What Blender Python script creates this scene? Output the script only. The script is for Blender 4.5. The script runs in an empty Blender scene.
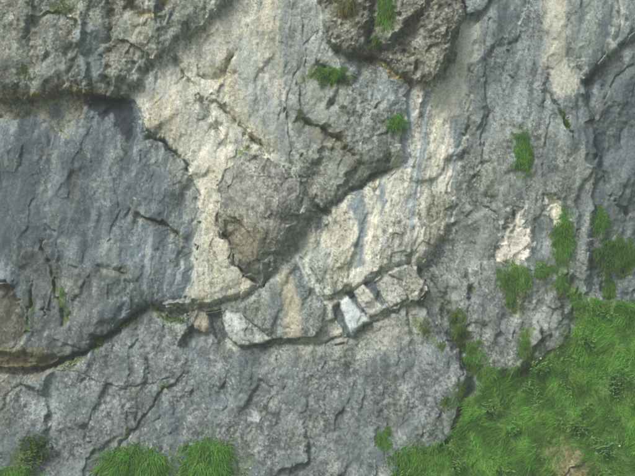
import bpy, math, random
import numpy as np

# ------------------------------------------------------------------ camera, sky, sun, exposure
C = bpy.context.scene.collection
S = 0.04            # metres per photograph pixel on the cliff plane
CX, CY = 317.5, 238.0
DIST = 60.0
ZC = 12.0
cam_d = bpy.data.cameras.new("camera")
cam_d.sensor_width = 36.0
cam_d.lens = 36.0 * DIST / (635 * S)
cam_d.clip_end = 2000
cam = bpy.data.objects.new("camera", cam_d)
cam.location = (0, -DIST, ZC)
cam.rotation_euler = (math.radians(90), 0, 0)
C.objects.link(cam)
bpy.context.scene.camera = cam

SUN_EL, SUN_AZ = math.radians(43), math.radians(-36)     # azimuth measured from the camera side of the wall, to the left
world = bpy.data.worlds.new("World")
bpy.context.scene.world = world
world.use_nodes = True
nt = world.node_tree
bg = nt.nodes["Background"]
sky = nt.nodes.new("ShaderNodeTexSky")
sky.sky_type = 'NISHITA'
sky.sun_disc = False
sky.sun_elevation = SUN_EL
sky.sun_rotation = math.pi - SUN_AZ
sky.dust_density = 4.0
sky.ozone_density = 1.0
nt.links.new(sky.outputs[0], bg.inputs[0])
bg.inputs[1].default_value = 0.105
sd = bpy.data.lights.new("sun", 'SUN')
sd.energy = 2.0
sd.angle = math.radians(20)
sd.color = (1.0, 0.98, 0.955)
so = bpy.data.objects.new("sun", sd)
so.rotation_euler = (math.radians(90) - SUN_EL, 0, SUN_AZ)
so.location = (-20, -40, 50)
C.objects.link(so)
vs = bpy.context.scene.view_settings
vs.view_transform = 'Standard'
vs.look = 'None'
vs.gamma = 1.0
vs.exposure = 0.27
vs.use_curve_mapping = False

rng = np.random.default_rng(7)
random.seed(7)

# ------------------------------------------------------------------ noise
PERM = rng.permutation(4096).astype(np.int32)
GR = rng.uniform(0, 2 * np.pi, 4096)
GX, GY = np.cos(GR).astype(np.float32), np.sin(GR).astype(np.float32)

def hsh(i, j, s=0):
    return PERM[(PERM[(i + 131 * s) & 4095] + j) & 4095]

def perlin(x, y, s=0):
    xi = np.floor(x).astype(np.int32); yi = np.floor(y).astype(np.int32)
    fx = (x - xi).astype(np.float32); fy = (y - yi).astype(np.float32)
    u = fx * fx * fx * (fx * (fx * 6 - 15) + 10); v = fy * fy * fy * (fy * (fy * 6 - 15) + 10)
    def g(di, dj):
        h = hsh(xi + di, yi + dj, s)
        return GX[h] * (fx - di) + GY[h] * (fy - dj)
    a = g(0, 0); b = g(1, 0); c = g(0, 1); d = g(1, 1)
    return 1.5 * (a + u * (b - a) + v * (c + u * (d - c) - (a + u * (b - a))))

def fbm(x, y, sc, octv=3, s=0, gain=0.5, ay=1.0):
    r = 0; a = 1.0; t = 0
    for k in range(octv):
        r = r + a * perlin(x / sc, y / (sc * ay), s + k)
        t += a; a *= gain; sc /= 2.03
    return r / t

def cells(x, y, sc, s=0, ay=1.0, tilt=1.0, sharp=9.0):
    """faceted rock: every cell is a tilted plane, neighbours flow into each other. returns (facet height, edge distance, random id, centre distance)"""
    x = x / sc; y = y / (sc * ay)
    xi = np.floor(x).astype(np.int32); yi = np.floor(y).astype(np.int32)
    best = np.full(x.shape, 9e9, np.float32); sec = best.copy()
    num = np.zeros(x.shape, np.float32); den = np.full(x.shape, 1e-12, np.float32); rid = num.copy()
    for di in (-1, 0, 1):
        for dj in (-1, 0, 1):
            h = hsh(xi + di, yi + dj, s)
            cx = xi + di + (h % 61) / 61.0; cy = yi + dj + (h % 67) / 67.0
            dx = x - cx; dy = y - cy
            d = (dx * dx + dy * dy).astype(np.float32)
            w = np.exp(-sharp * d)
            num += w * ((GX[h] * dx + GY[h] * dy) * tilt + ((h % 101) / 101.0 - 0.5)); den += w
            new = d < best
            sec = np.where(new, best, np.minimum(sec, d))
            rid = np.where(new, (h % 97) / 97.0, rid)
            best = np.where(new, d, best)
    return num / den, np.sqrt(sec) - np.sqrt(best), rid, np.sqrt(best)

def sm(a, b, x):
    t = np.clip((x - a) / (b - a), 0, 1)
    return t * t * (3 - 2 * t)

# ------------------------------------------------------------------ the grid (coordinates in photograph pixels on the wall plane)
def axis(lo, hi, pitch, out_lo, out_hi):
    mid = np.arange(lo, hi, pitch)
    left = []; p = lo; st = pitch
    while p > out_lo:
        st = min(st * 1.12, 6); p -= st; left.append(p)
    right = []; p = mid[-1]; st = pitch
    while p < out_hi:
        st = min(st * 1.12, 6); p += st; right.append(p)
    return np.array(left[::-1] + list(mid) + right)

PITCH = 0.68
AX = axis(-14, 650, PITCH, -180, 815)
AY = axis(-14, 490, PITCH, -140, 600)
NX, NY = len(AX), len(AY)
U, V = np.meshgrid(AX, AY)
U = U.astype(np.float32); V = V.astype(np.float32)
n1 = fbm(U, V, 46, 3, 11); n2 = fbm(U, V, 46, 3, 21)
n3 = fbm(U, V, 9, 3, 31); n4 = fbm(U, V, 9, 3, 41)
ja = cells(U, V, 15, 23, sharp=40.0)[0]; jb = cells(U, V, 15, 27, sharp=40.0)[0]
UW = U + 4.0 * n1 + 1.6 * n3 + 3.2 * ja
VW = V + 4.0 * n2 + 1.6 * n4 + 3.2 * jb

def sdf(pts, x=None, y=None, pad=60):
    """signed distance to a polygon, negative inside"""
    x = UW if x is None else x; y = VW if y is None else y
    P = np.array(pts, np.float32)
    sel = (x > P[:, 0].min() - pad) & (x < P[:, 0].max() + pad) & (y > P[:, 1].min() - pad) & (y < P[:, 1].max() + pad)
    xs = x[sel]; ys = y[sel]
    d2 = np.full(xs.shape, 1e9, np.float32); ins = np.zeros(xs.shape, bool)
    n = len(P)
    for i in range(n):
        ax, ay = P[i]; bx, by = P[(i + 1) % n]
        ex, ey = bx - ax, by - ay
        t = np.clip(((xs - ax) * ex + (ys - ay) * ey) / (ex * ex + ey * ey + 1e-9), 0, 1)
        d2 = np.minimum(d2, (xs - ax - t * ex) ** 2 + (ys - ay - t * ey) ** 2)
        if by != ay:
            c = ((ay > ys) != (by > ys)) & (xs < ex * (ys - ay) / ey + ax)
            ins ^= c
    out = np.full(x.shape, float(pad), np.float32)
    d = np.sqrt(d2)
    out[sel] = np.minimum(np.where(ins, -d, d), pad)
    return out

def ldist(pts, x=None, y=None, pad=40):
    x = UW if x is None else x; y = VW if y is None else y
    P = np.array(pts, np.float32)
    sel = (x > P[:, 0].min() - pad) & (x < P[:, 0].max() + pad) & (y > P[:, 1].min() - pad) & (y < P[:, 1].max() + pad)
    xs = x[sel]; ys = y[sel]
    d2 = np.full(xs.shape, 1e9, np.float32)
    for i in range(len(P) - 1):
        ax, ay = P[i]; ex, ey = P[i + 1] - P[i]
        t = np.clip(((xs - ax) * ex + (ys - ay) * ey) / (ex * ex + ey * ey + 1e-9), 0, 1)
        d2 = np.minimum(d2, (xs - ax - t * ex) ** 2 + (ys - ay - t * ey) ** 2)
    out = np.full(x.shape, float(pad), np.float32)
    out[sel] = np.minimum(np.sqrt(d2), pad)
    return out

# ------------------------------------------------------------------ outlines of the rock masses
P_A = [(-300, -300), (238, -300), (238, -4), (221, 10), (206, 24), (190, 35), (168, 48), (155, 62), (143, 71), (139, 87), (126, 96), (105, 99),
       (88, 97), (67, 91), (47, 100), (15, 102), (-10, 99), (-300, 96)]
P_B = [(-300, 112), (0, 113), (22, 119), (40, 116), (58, 131), (74, 124), (86, 103), (130, 98), (139, 112), (150, 134), (176, 154), (190, 172),
       (198, 200), (199, 235), (196, 275), (186, 299), (165, 305), (148, 306), (130, 315), (106, 337), (86, 350), (60, 361), (45, 366),
       (20, 366), (-300, 368)]
P_G = [(461, 22), (477, 19), (475, 50), (469, 80), (470, 110), (463, 150), (456, 180), (456, 212), (448, 236), (431, 255), (415, 266), (400, 268),
       (372, 282), (346, 294), (330, 306), (316, 296), (299, 262), (318, 240), (330, 208), (345, 193), (370, 180), (395, 165), (402, 150),
       (398, 120), (404, 85), (420, 70), (450, 50)]
P_E = [(297, 66), (303, 46), (318, 34), (330, 40), (340, 52), (358, 55), (392, 60), (406, 80), (411, 96), (408, 115), (402, 140), (405, 158),
       (396, 168), (375, 174), (366, 182), (350, 190), (339, 202), (326, 211), (312, 202), (303, 185), (291, 170), (290, 140), (288, 100)]
P_F = [(318, -300), (317, 0), (321, 20), (330, 44), (345, 57), (360, 60), (375, 61), (388, 70), (402, 81), (412, 84), (426, 86), (438, 82),
       (450, 66), (459, 45), (462, 20), (461, 0), (461, -300)]
P_D = [(229, 166), (243, 156), (262, 158), (278, 166), (300, 180), (316, 204), (319, 216), (296, 240), (279, 262), (263, 289), (247, 276),
       (234, 260), (229, 240), (219, 222), (221, 192)]
P_LEDGE = [(188, 306), (210, 309), (240, 300), (262, 286), (299, 252), (322, 300), (346, 293), (372, 281), (400, 267), (418, 264), (430, 290),
           (412, 306), (378, 320), (346, 337), (320, 342), (262, 342), (230, 352), (200, 345), (186, 326)]
P_J = [(-300, 377), (0, 376), (45, 372), (62, 366), (86, 356), (108, 338), (133, 316), (150, 309), (172, 314), (192, 318), (204, 334), (222, 340),
       (240, 346), (262, 341), (320, 341), (346, 336), (378, 318), (412, 303), (424, 306), (438, 322), (447, 338), (460, 358), (466, 374),
       (462, 396), (453, 422), (440, 440), (415, 454), (400, 466), (396, 480), (390, 900), (-300, 900)]
P_K = [(428, 268), (470, 262), (520, 262), (572, 270), (574, 300), (571, 330), (564, 348), (545, 360), (520, 370), (497, 378), (482, 376),
       (470, 352), (455, 322), (442, 300)]
P_L = [(573, 292), (585, 296), (604, 302), (640, 310), (1100, 330), (1100, 1100), (380, 1100), (388, 482), (397, 465), (412, 452), (440, 440), (455, 423),
       (464, 398), (482, 382), (510, 370), (545, 360), (562, 348), (570, 330)]
P_T = [(566, -300), (566, 0), (568, 36), (575, 62), (586, 76), (601, 63), (616, 46), (622, 22), (618, 0), (616, -300)]
P_N = [(462, -300), (491, -300), (490, 0), (479, 17), (463, 24)]
BL = {  # stones wedged along the ledge
    'b1': [(241, 306), (262, 288), (284, 270), (299, 256), (312, 284), (325, 304), (323, 325), (316, 336), (292, 338), (272, 338), (257, 326), (245, 318)],
    'b3': [(192, 312), (200, 307), (209, 312), (214, 325), (206, 333), (195, 327)],
    'b4': [(222, 318), (227, 309), (241, 313), (257, 325), (273, 338), (262, 343), (240, 345), (228, 336)],
    'b5': [(339, 301), (347, 296), (360, 307), (371, 320), (358, 327), (352, 336), (346, 333), (342, 318)],
    'b6': [(352, 291), (363, 282), (373, 292), (387, 307), (377, 314), (368, 318), (359, 304)],
    'b7': [(375, 282), (386, 273), (401, 281), (408, 298), (390, 307), (381, 296)],
}

# ------------------------------------------------------------------ rock relief
LAB = np.zeros(U.shape, np.int8)
H = 0.15 * fbm(U, V, 120, 3, 51) + 0.0
ROUGH = np.full(U.shape, 0.36, np.float32)       # crag strength 0..1.5

def mass(pts, h, soft, lab=None, pillow=0.0, R=30.0, rough=None, x=None, y=None):
    global H, ROUGH
    d = sdf(pts, x, y, pad=max(60, R + 10))
    m = sm(soft, -soft, d)
    e = np.clip(-d / R, 0, 1)
    hh = h + pillow * (np.sqrt(np.clip(1 - (1 - e) ** 2, 0, 1)) - 1)
    H = H * (1 - m) + hh * m
    if lab is not None: LAB[m > 0.5] = lab
    if rough is not None: ROUGH = ROUGH * (1 - m) + rough * m
    return m

def groove(pts, w, depth):
    global H
    d = ldist(pts)
    if w < 3: w = w * 0.55
    P = np.array(pts, float); q = np.hypot(U - P[0, 0], V - P[0, 1]); q2 = np.hypot(U - P[-1, 0], V - P[-1, 1])
    ends = sm(0, 10, q) * sm(0, 10, q2) if w < 3 else 1.0
    H = H - depth * ends * np.clip(0.65 + 1.1 * fbm(U, V, 11, 2, 401), 0.1, 1.3) * np.exp(-(d / w) ** 2)

def scarp(pts, depth, fade, side=1):
    """one side of a fracture drops back sharply and recovers over a distance"""
    global H
    d = ldist(pts, pad=60)
    P = np.array(pts, float); ex, ey = P[-1] - P[0]; L2 = ex * ex + ey * ey
    bent = 0 * UW; t = ((UW - P[0, 0]) * ex + (VW - P[0, 1]) * ey) / L2
    ts = ((P[:, 0] - P[0, 0]) * ex + (P[:, 1] - P[0, 1]) * ey) / L2
    off = ((P[:, 1] - P[0, 1]) * ex - (P[:, 0] - P[0, 0]) * ey) / math.sqrt(L2)
    sd_ = ((VW - P[0, 1]) * ex - (UW - P[0, 0]) * ey) / math.sqrt(L2) - np.interp(t, ts, off)
    k = sm(-0.9, 0.9, sd_ * side) * sm(-0.02, 0.12, t) * sm(1.02, 0.88, t)
    H = H - depth * k * np.exp(-(d / fade) ** 1.3)

# right face: shallow vertical ribs
H = H + 0.16 * fbm(U + 0.15 * V, V, 34, 2, 55, ay=4)
mC = sdf([(150, -300), (330, -300), (325, 40), (300, 60), (296, 165), (318, 205), (322, 250), (262, 288), (240, 299), (212, 308), (150, 308), (120, 90)])
m = sm(8, -8, mC)
hC = 0.15 + 0.85 * sm(60, 300, VW) + 0.22 * fbm(UW, VW, 60, 2, 61, ay=1.6)
H = H * (1 - m) + hC * m; LAB[m > 0.5] = 1
mI = mass([(586, 76), (602, 62), (700, -20), (1100, -300), (1100, 500), (600, 330), (590, 270), (594, 200), (598, 150), (592, 110)], -0.35 + 0.12 * n1, 5, 8, rough=0.7)
mT = mass(P_T, 0.30, 3, 0, 0.28, 16, rough=0.25)
mN = mass(P_N, 0.35, 3, 0, 0.2, 10, rough=0.3)
hG = 0.20 + 0.72 * sm(40, 285, VW + 0.35 * (UW - 400)) - 0.12 * sm(30, 0, np.abs(UW - 440 + 0.25 * (VW - 100)))
hG = hG * (0.15 + 0.85 * sm(450, 385, UW + 0.15 * (VW - 240))) + 0.05
mG = mass(P_G, hG, 9, 2, 0.08, 14, rough=0.45)
mE = mass(P_E, 0.55 + 0.38 * sm(60, 165, VW) + 0.2 * sm(300, 380, UW), 1.6, 5, 0.55, 34, rough=0.8)
mLg = mass(P_LEDGE, 0.80 - 0.005 * (VW - 285), 1.6, 6, 0.0, 8, rough=0.5)
hJ = 0.55 + 0.0085 * np.clip(VW - 335, 0, None) + 0.25 * fbm(U, V, 110, 2, 71)
mJ = mass(P_J, hJ, 4.5, 7, 0.07, 16, rough=0.6)
mB = mass(P_B, 0.52 + 0.45 * sm(140, 340, VW) + 0.18 * fbm(U, V, 80, 2, 77), 1.8, 4, 0.45, 40, rough=0.42)
mA = mass(P_A, 0.72 + 0.28 * sm(-20, 92, VW) + 0.2 * fbm(U, V, 45, 2, 79), 1.4, 3, 0.5, 30, rough=0.8)
mF = mass(P_F, 1.10 + 0.12 * sm(-10, 80, VW) + 0.12 * n1, 1.5, 9, 0.5, 26, rough=1.2)
hD = 1.42 + 0.40 * sm(150, 222, VW) - 0.32 * sm(226, 292, VW) - 0.25 * sm(285, 322, UW)
mD = mass(P_D, hD, 1.3, 10, 0.85, 40, rough=0.34)
hK = 0.5 + 0.006 * (VW - 290) + 0.15 * n2
mK = mass(P_K, hK, 7, 11, 0.35, 22, rough=0.85)

# stones of the ledge, each with a flat tilted top face
def stone(key, h, lab, pillow, R, ang=0.0):
    P = BL[key]; c = np.mean(np.array(P), 0)
    pl = (-0.0025 if key == 'b1' else 0.006) * ((U - c[0]) * math.cos(ang) + (V - c[1]) * math.sin(ang))
    return mass(P, h + pl, 1.4, lab, pillow, R, rough=0.3, x=U + 1.5 * n3, y=V + 1.5 * n4)
mb1 = stone('b1', 0.97, 12, 0.10, 12, 1.6)
mb3 = stone('b3', 0.84, 13, 0.25, 7, 1.6)
mb4 = stone('b4', 0.84, 14, 0.14, 8, 1.2)
mb5 = stone('b5', 0.96, 15, 0.14, 5, -0.6)
mb6 = stone('b6', 0.87, 16, 0.16, 6, -0.4)
mb7 = stone('b7', 0.80, 17, 0.16, 6, 0.5)

# recesses
UL, VL = U + 1.3 * n3, V + 1.3 * n4
def on_ledge(pts):
    P = np.array(pts); return P[:, 0].min() > 186 and P[:, 0].max() < 425 and P[:, 1].min() > 250 and P[:, 1].max() < 352
def dent(pts, depth, soft=3.0):
    global H
    d = sdf(pts, UL, VL) if on_ledge(pts) else sdf(pts); H = H - depth * sm(soft, -soft, d)
groove([(229, 164), (221, 190), (219, 222), (229, 242), (236, 262), (248, 278), (262, 290)], 2.9, 0.3)
groove([(262, 290), (280, 264), (298, 242), (320, 216)], 2.6, 0.15)
dent([(209, 311), (222, 309), (224, 322), (228, 338), (221, 342), (214, 332)], 0.3, 1.6)
dent([(333, 306), (339, 303), (345, 320), (351, 334), (345, 334), (336, 318)], 0.14, 1.4)
dent([(345, 292), (353, 290), (358, 303), (366, 314), (361, 312), (352, 300)], 0.16, 1.4)
dent([(363, 283), (374, 279), (379, 292), (386, 303), (382, 306), (371, 293)], 0.16, 1.4)
dent([(-40, 283), (12, 284), (24, 300), (31, 322), (27, 338), (12, 345), (-40, 342)], 0.5, 4)
dent([(-40, 352), (30, 352), (62, 357), (50, 364), (-40, 368)], 0.28, 4)
dent([(98, 264), (130, 268), (132, 273), (100, 272)], 0.15, 4)
dent([(585, 78), (596, 74), (594, 100), (597, 135), (600, 152), (592, 166), (584, 158), (587, 120)], 0.14, 3)
dent([(513, 206), (521, 208), (525, 226), (531, 244), (528, 256), (519, 264), (505, 264), (494, 258), (499, 241), (507, 225)], 0.14, 3)
dent([(545, 193), (556, 195), (563, 206), (564, 216), (556, 223), (548, 212)], 0.14, 3)
dent([(551, 195), (556, 196), (558, 204), (552, 206)], 0.25, 2)
dent([(511, 212), (518, 212), (517, 226), (511, 222)], 0.16, 2)
dent([(468, 24), (478, 18), (474, 27), (466, 28)], 0.25, 2)
dent([(405, 255), (411, 256), (411, 266), (407, 264)], 0.2, 1.5)
for g in [([(113, -60), (112, 30), (110, 60), (111, 86)], 5, 0.35), ([(65, 80), (66, 94)], 2, 0.25), ([(38, -60), (42, 20), (36, 50)], 6, 0.22),
          ([(78, 30), (74, 60), (76, 88)], 4, 0.15), ([(130, 0), (142, 14), (160, 20), (164, 8)], 5, 0.35), ([(150, 138), (166, 148), (178, 158)], 3, 0.4),
          ([(135, 215), (150, 218), (162, 219), (173, 228), (181, 241)], 2.2, 0.22), ([(152, 171), (160, 170), (166, 174)], 2.5, 0.16),
          ([(42, 236), (52, 258), (58, 276), (62, 300), (68, 330)], 2.6, 0.25), ([(36, 278), (34, 300), (31, 330)], 2.2, 0.24),
          ([(46, 290), (50, 306), (44, 320)], 2, 0.16), ([(190, 368), (170, 385), (150, 409), (128, 436), (104, 466), (90, 490)], 2.0, 0.08),
          ([(60, 366), (95, 374), (128, 386), (150, 383), (176, 371)], 1.6, 0.06), ([(176, 60), (195, 88), (214, 118), (230, 145)], 4, 0.25),
          ([(236, 52), (222, 78), (200, 76)], 3, 0.22), ([(214, 100), (232, 112), (252, 138), (268, 156)], 3.5, 0.3),
          ([(544, 86), (556, 101), (566, 124), (577, 142)], 2.2, 0.24), ([(474, 30), (469, 80), (471, 110), (462, 160)], 3, 0.16),
          ([(310, 262), (326, 290), (330, 306)], 2.0, 0.08), ([(296, 272), (290, 285), (293, 300), (286, 335)], 5, 0.07),
          ([(318, 62), (338, 84), (332, 110)], 4, 0.2), ([(300, 118), (318, 128), (340, 140), (352, 158)], 4, 0.35),
          ([(368, 60), (352, 88), (368, 112)], 4, 0.16), ([(372, 0), (368, 30), (370, 60)], 3.5, 0.4), ([(420, 20), (404, 50), (412, 70)], 4, 0.25),
          ([(455, 226), (430, 262), (420, 300)], 3, 0.12), ([(596, 150), (606, 175), (616, 200), (628, 216)], 3, 0.22),
          ([(594, 262), (603, 275), (609, 300)], 3, 0.3), ([(150, 308), (170, 316), (186, 318)], 2.0, 0.2),
          ([(446, 300), (452, 322), (462, 345), (478, 374)], 5, 0.3), ([(490, 158), (478, 180), (496, 204)], 5, 0.14), ([(522, 300), (518, 330), (525, 356)], 4, 0.15),
          ([(240, 330), (262, 350)], 2, 0.08)]:
    groove(*g)

for g in [([(190, 368), (170, 385), (150, 409), (128, 436), (104, 466), (90, 490)], 0.13, 16, -1), ([(60, 366), (95, 374), (128, 386), (150, 383), (176, 371)], 0.04, 10, 1),
          ([(135, 215), (150, 218), (162, 219), (173, 228), (181, 241)], 0.20, 14, 1), ([(176, 60), (195, 88), (214, 118), (230, 145)], 0.18, 18, 1),
          ([(236, 52), (230, 70), (216, 82), (200, 76)], 0.22, 14, 1), ([(214, 100), (232, 112), (252, 138), (268, 156)], 0.28, 16, 1),
          ([(150, 138), (166, 148), (178, 158), (190, 174)], 0.25, 14, -1), ([(300, 118), (318, 128), (340, 140), (352, 158)], 0.28, 16, 1),
          ([(318, 62), (338, 84), (336, 112)], 0.15, 14, 1), ([(230, 215), (244, 222), (254, 246), (262, 284)], 0.14, 18, 1),
          ([(490, 158), (478, 180), (484, 206), (500, 216)], 0.16, 14, 1), 
          
          ([(30, 20), (60, 14), (84, 30)], 0.2, 12, 1), ([(120, 40), (148, 52), (150, 74)], 0.18, 12, 1),
          ([(504, 20), (512, 80), (500, 130)], 0.12, 16, 1), ([(484, 60), (488, 120), (476, 160)], 0.12, 14, -1), 
          ([(110, 160), (120, 200), (112, 250)], 0.06, 18, -1)]:
    scarp(*g)

# grassy slope: comes forward as it drops
dL = sdf(P_L, pad=420)
dL = dL + 9 * fbm(U, V, 20, 3, 421); mL = sm(4, -4, dL)
dd = np.clip(-dL, 0, 400)
hL = 0.55 + 0.0085 * np.clip(VW - 335, 0, 140) * sm(520, 470, UW) + 0.033 * dd * sm(0, 60, dd) + 0.28 * fbm(U, V, 42, 3, 91) * sm(0, 40, dd)
H = H * (1 - mL) + hL * mL
LAB[mL > 0.5] = 18
ROUGH = ROUGH * (1 - mL) + 0.25 * mL

# crags at several scales
f1, e1, r1, _ = cells(U + 10 * n1 + 4 * n3 + 0.25 * V, V + 10 * n2 + 4 * n4, 30, 3, ay=1.8, tilt=1.2, sharp=16.0)
f2, e2, r2, _ = cells(U + 5 * n1 + 3 * n3, V + 5 * n2 + 3 * n4, 12, 5, ay=1.7, tilt=1.3, sharp=16.0)
f3, e3, r3, _ = cells(U + 2.2 * n3, V + 2.2 * n4, 5.2, 7, ay=1.1, tilt=1.3)
f4, e4, r4, b4 = cells(U, V, 2.6, 9, tilt=1.2)
nf = fbm(U, V, 7, 3, 101, gain=0.6)
nm = fbm(U, V, 24, 3, 111)
vst = fbm(U + 0.1 * V, V, 4.5, 3, 121, ay=6)       # vertical streaks, fine
vsb = fbm(U + 0.12 * V + 5 * n1, V, 15, 3, 131, ay=5)
ridg = 1 - np.abs(fbm(U, V, 16, 4, 141, gain=0.55)) * 2.6
mod = 0.55 + 0.9 * sm(-0.25, 0.35, nm)
w5 = fbm(U, V, 5, 3, 191, gain=0.7)
ridgf = 1 - np.abs(fbm(U, V, 8, 3, 195, gain=0.6)) * 2.6
H = H + ROUGH * (0.32 * f1 + mod * (0.10 * f2 + 0.012 * f3) + 0.004 * f4 + 0.012 * nf + 0.006 * w5 + 0.025 * ridg) + 0.30 * fbm(U, V, 75, 2, 411, ay=1.4)
H = H + mF * (0.03 * w5 + 0.035 * ridgf + 0.04 * f3) + mA * 0.012 * ridgf
H = H + (mG + 0.6 * sm(8, -8, mC)) * 0.022 * vst + 0.006 * vst

mScar = np.maximum(sm(3, -3, sdf([(513, 206), (521, 208), (525, 226), (531, 244), (528, 256), (519, 264), (505, 264), (494, 258), (499, 241), (507, 225)])), sm(3, -3, sdf([(545, 193), (556, 195), (563, 206), (564, 216), (556, 223), (548, 212)])))
H = H + mScar * (0.05 * f2 + 0.035 * f3)
# fine wrinkles of the pale streaked face run down and to the left
diag = fbm(U * 0.93 + V * 0.36, -U * 0.36 + V * 0.93, 3.5, 3, 151, ay=6)
H = H + mG * 0.018 * diag

# ------------------------------------------------------------------ rock colour (stains and lichens, with some light and shade painted in)
def rgb(*c): return np.array(c, np.float32) / 255.0
COL = np.empty(U.shape + (3,), np.float32); COL[:] = rgb(128, 135, 134)
def paint(m, c, a=1.0):
    global COL
    k = (np.clip(m, 0, 1) * a)[..., None]
    COL = COL * (1 - k) + rgb(*c) * k
def pp(pts, c, a=1.0, soft=3.0, br=0.0, n=None, x=None, y=None):
    if on_ledge(pts): x, y, br = UL, VL, br * 0.4
    d = sdf(pts, x, y)
    if br: d = d + br * (nf if n is None else n)
    paint(sm(soft, -soft, d), c, a)
def ps(pts, w, c, a=1.0, soft=2.0, br=0.0, n=None):
    d = ldist(pts) - w
    if br: d = d + br * (nf if n is None else n)
    paint(sm(soft, -soft, d), c, a)

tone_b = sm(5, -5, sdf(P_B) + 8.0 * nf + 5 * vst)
tone_a = sm(4, -4, sdf(P_A) + 6.4 * nf + 4 * vst)
tone_e = sm(6, -6, sdf(P_E) + 9.600000000000001 * nf + 6 * vst)
tone_g = sm(4, -4, sdf(P_G) + 6.4 * nf + 4 * vst)
tone_j = sm(5, -5, sdf(P_J) + 8.0 * nf + 5 * vst)
tone_d = sm(3, -3, sdf(P_D) + 4.800000000000001 * nf + 3 * vst)
# right face
paint(sm(-0.1, 0.5, vsb), (156, 164, 162), 0.65)
paint(sm(-0.1, -0.5, vsb), (98, 107, 108), 0.65)
pp([(455, 130), (600, 130), (600, 290), (430, 300)], (122, 126, 120), 0.7, 20)
pp([(470, 165), (500, 155), (506, 185), (490, 205), (470, 200)], (112, 112, 94), 0.6, 8, 10)
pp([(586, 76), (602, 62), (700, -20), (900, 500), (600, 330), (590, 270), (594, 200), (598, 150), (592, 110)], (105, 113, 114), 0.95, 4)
pp([(588, 95), (612, 78), (612, 98), (605, 118), (594, 118)], (140, 142, 134), 0.6, 4, 6)
pp([(604, 205), (640, 190), (650, 250), (612, 240)], (120, 122, 112), 0.5, 6, 10)
pp([(543, -300), (566, -300), (566, 40), (571, 64), (584, 80), (577, 92), (560, 100), (550, 86), (543, 60), (541, 30)], (178, 174, 156), 0.85, 4, 9, vst)
pp([(552, -300), (560, -300), (560, 50), (556, 60)], (188, 182, 160), 0.6, 4, 8, vst)
pp(P_T, (132, 140, 136), 0.95, 2)
pp([(612, -300), (620, -300), (622, 20), (617, 45), (601, 62), (604, 52), (612, 35)], (182, 184, 172), 0.9, 2, 5)
pp([(585, 78), (596, 74), (594, 100), (597, 135), (600, 152), (592, 168), (584, 158), (587, 120)], (88, 96, 98), 0.9, 2, 3)
pp([(593, 170), (600, 176), (603, 188), (597, 184)], (92, 100, 102), 0.8, 2, 3)
for q in ((614, 19, 3), (612, 88, 2), (571, 103, 2.5), (571, 110, 2), (557, 84, 1.5)):
    pp([(q[0] - q[2], q[1] - q[2]), (q[0] + q[2], q[1] - q[2]), (q[0] + q[2], q[1] + q[2]), (q[0] - q[2], q[1] + q[2])], (88, 95, 98), 0.6, 1.5)
pp([(513, 206), (521, 208), (525, 226), (531, 244), (528, 256), (519, 264), (505, 264), (494, 258), (499, 241), (507, 225)], (226, 220, 204), 1.0, 1.5, 12)
pp([(545, 193), (556, 195), (563, 206), (564, 216), (556, 223), (548, 212)], (226, 220, 204), 1.0, 1.5, 9)
ps([(525, 185), (524, 208)], 1.5, (185, 184, 172), 0.6, 1.5, 4)
ps([(483, 155), (489, 168)], 1.5, (175, 172, 155), 0.7, 1.5, 4)
# central pale face
mc = sm(5, -5, mC + 7 * nf + 6 * vst)
paint(mc, (188, 182, 166), 1.0)
paint(mc * sm(0.0, 0.45, vsb), (194, 191, 176), 0.7)
paint(mc * sm(-0.05, -0.45, vsb), (156, 155, 142), 0.6)
paint(mc * sm(0.1, 0.5, nm), (152, 148, 130), 0.6)
B1 = (118, 130, 134)
for pts, a in (([(190, 38), (200, 30), (212, 40), (214, 66), (206, 74), (196, 66)], 0.7), ([(140, 72), (158, 66), (164, 90), (168, 120), (158, 110), (146, 95)], 0.7),
               ([(232, 40), (250, 30), (256, 62), (266, 92), (290, 120), (296, 165), (280, 165), (262, 135), (240, 100), (236, 60)], 0.65),
               ([(250, 0), (262, 0), (268, 60), (262, 70)], 0.4), ([(200, 95), (206, 85), (212, 110), (208, 140), (200, 140)], 0.45),
               ([(225, 110), (234, 118), (244, 150), (236, 155)], 0.4), ([(182, 80), (190, 78), (198, 150), (188, 150)], 0.45),
               ([(278, 0), (318, 0), (316, 35), (302, 60), (298, 110), (286, 120), (282, 60)], 0.75), ([(232, 145), (244, 142), (246, 156), (236, 158)], 0.6),
               ([(205, 0), (238, -10), (240, 20), (228, 30), (212, 22)], 0.5), ([(224, 254), (236, 262), (240, 276), (228, 272)], 0.4),
               ([(196, 205), (202, 215), (203, 262), (198, 270)], 0.6)):
    pp(pts, B1, a * 0.62, 4, 9, vst)
pp([(264, -300), (281, -300), (280, 30), (276, 60), (266, 58), (262, 30)], (182, 175, 152), 0.75, 4, 7, vst)
pp([(150, 92), (168, 100), (182, 130), (178, 150), (160, 145), (150, 130)], (160, 150, 116), 0.7, 5, 9)
pp([(206, 66), (232, 60), (238, 84), (262, 118), (284, 150), (276, 158), (250, 140), (224, 112)], (168, 160, 128), 0.7, 4, 9)
pp([(282, 140), (300, 136), (302, 158), (286, 160)], (176, 168, 138), 0.6, 4, 8)
pp([(150, 296), (200, 280), (258, 270), (262, 286), (240, 298), (210, 308), (150, 308)], (174, 168, 146), 0.6, 5, 8)
pp([(206, 158), (222, 158), (218, 200), (224, 235), (240, 275), (215, 285), (202, 240)], (188, 180, 152), 0.6, 6, 8, vst)
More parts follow.
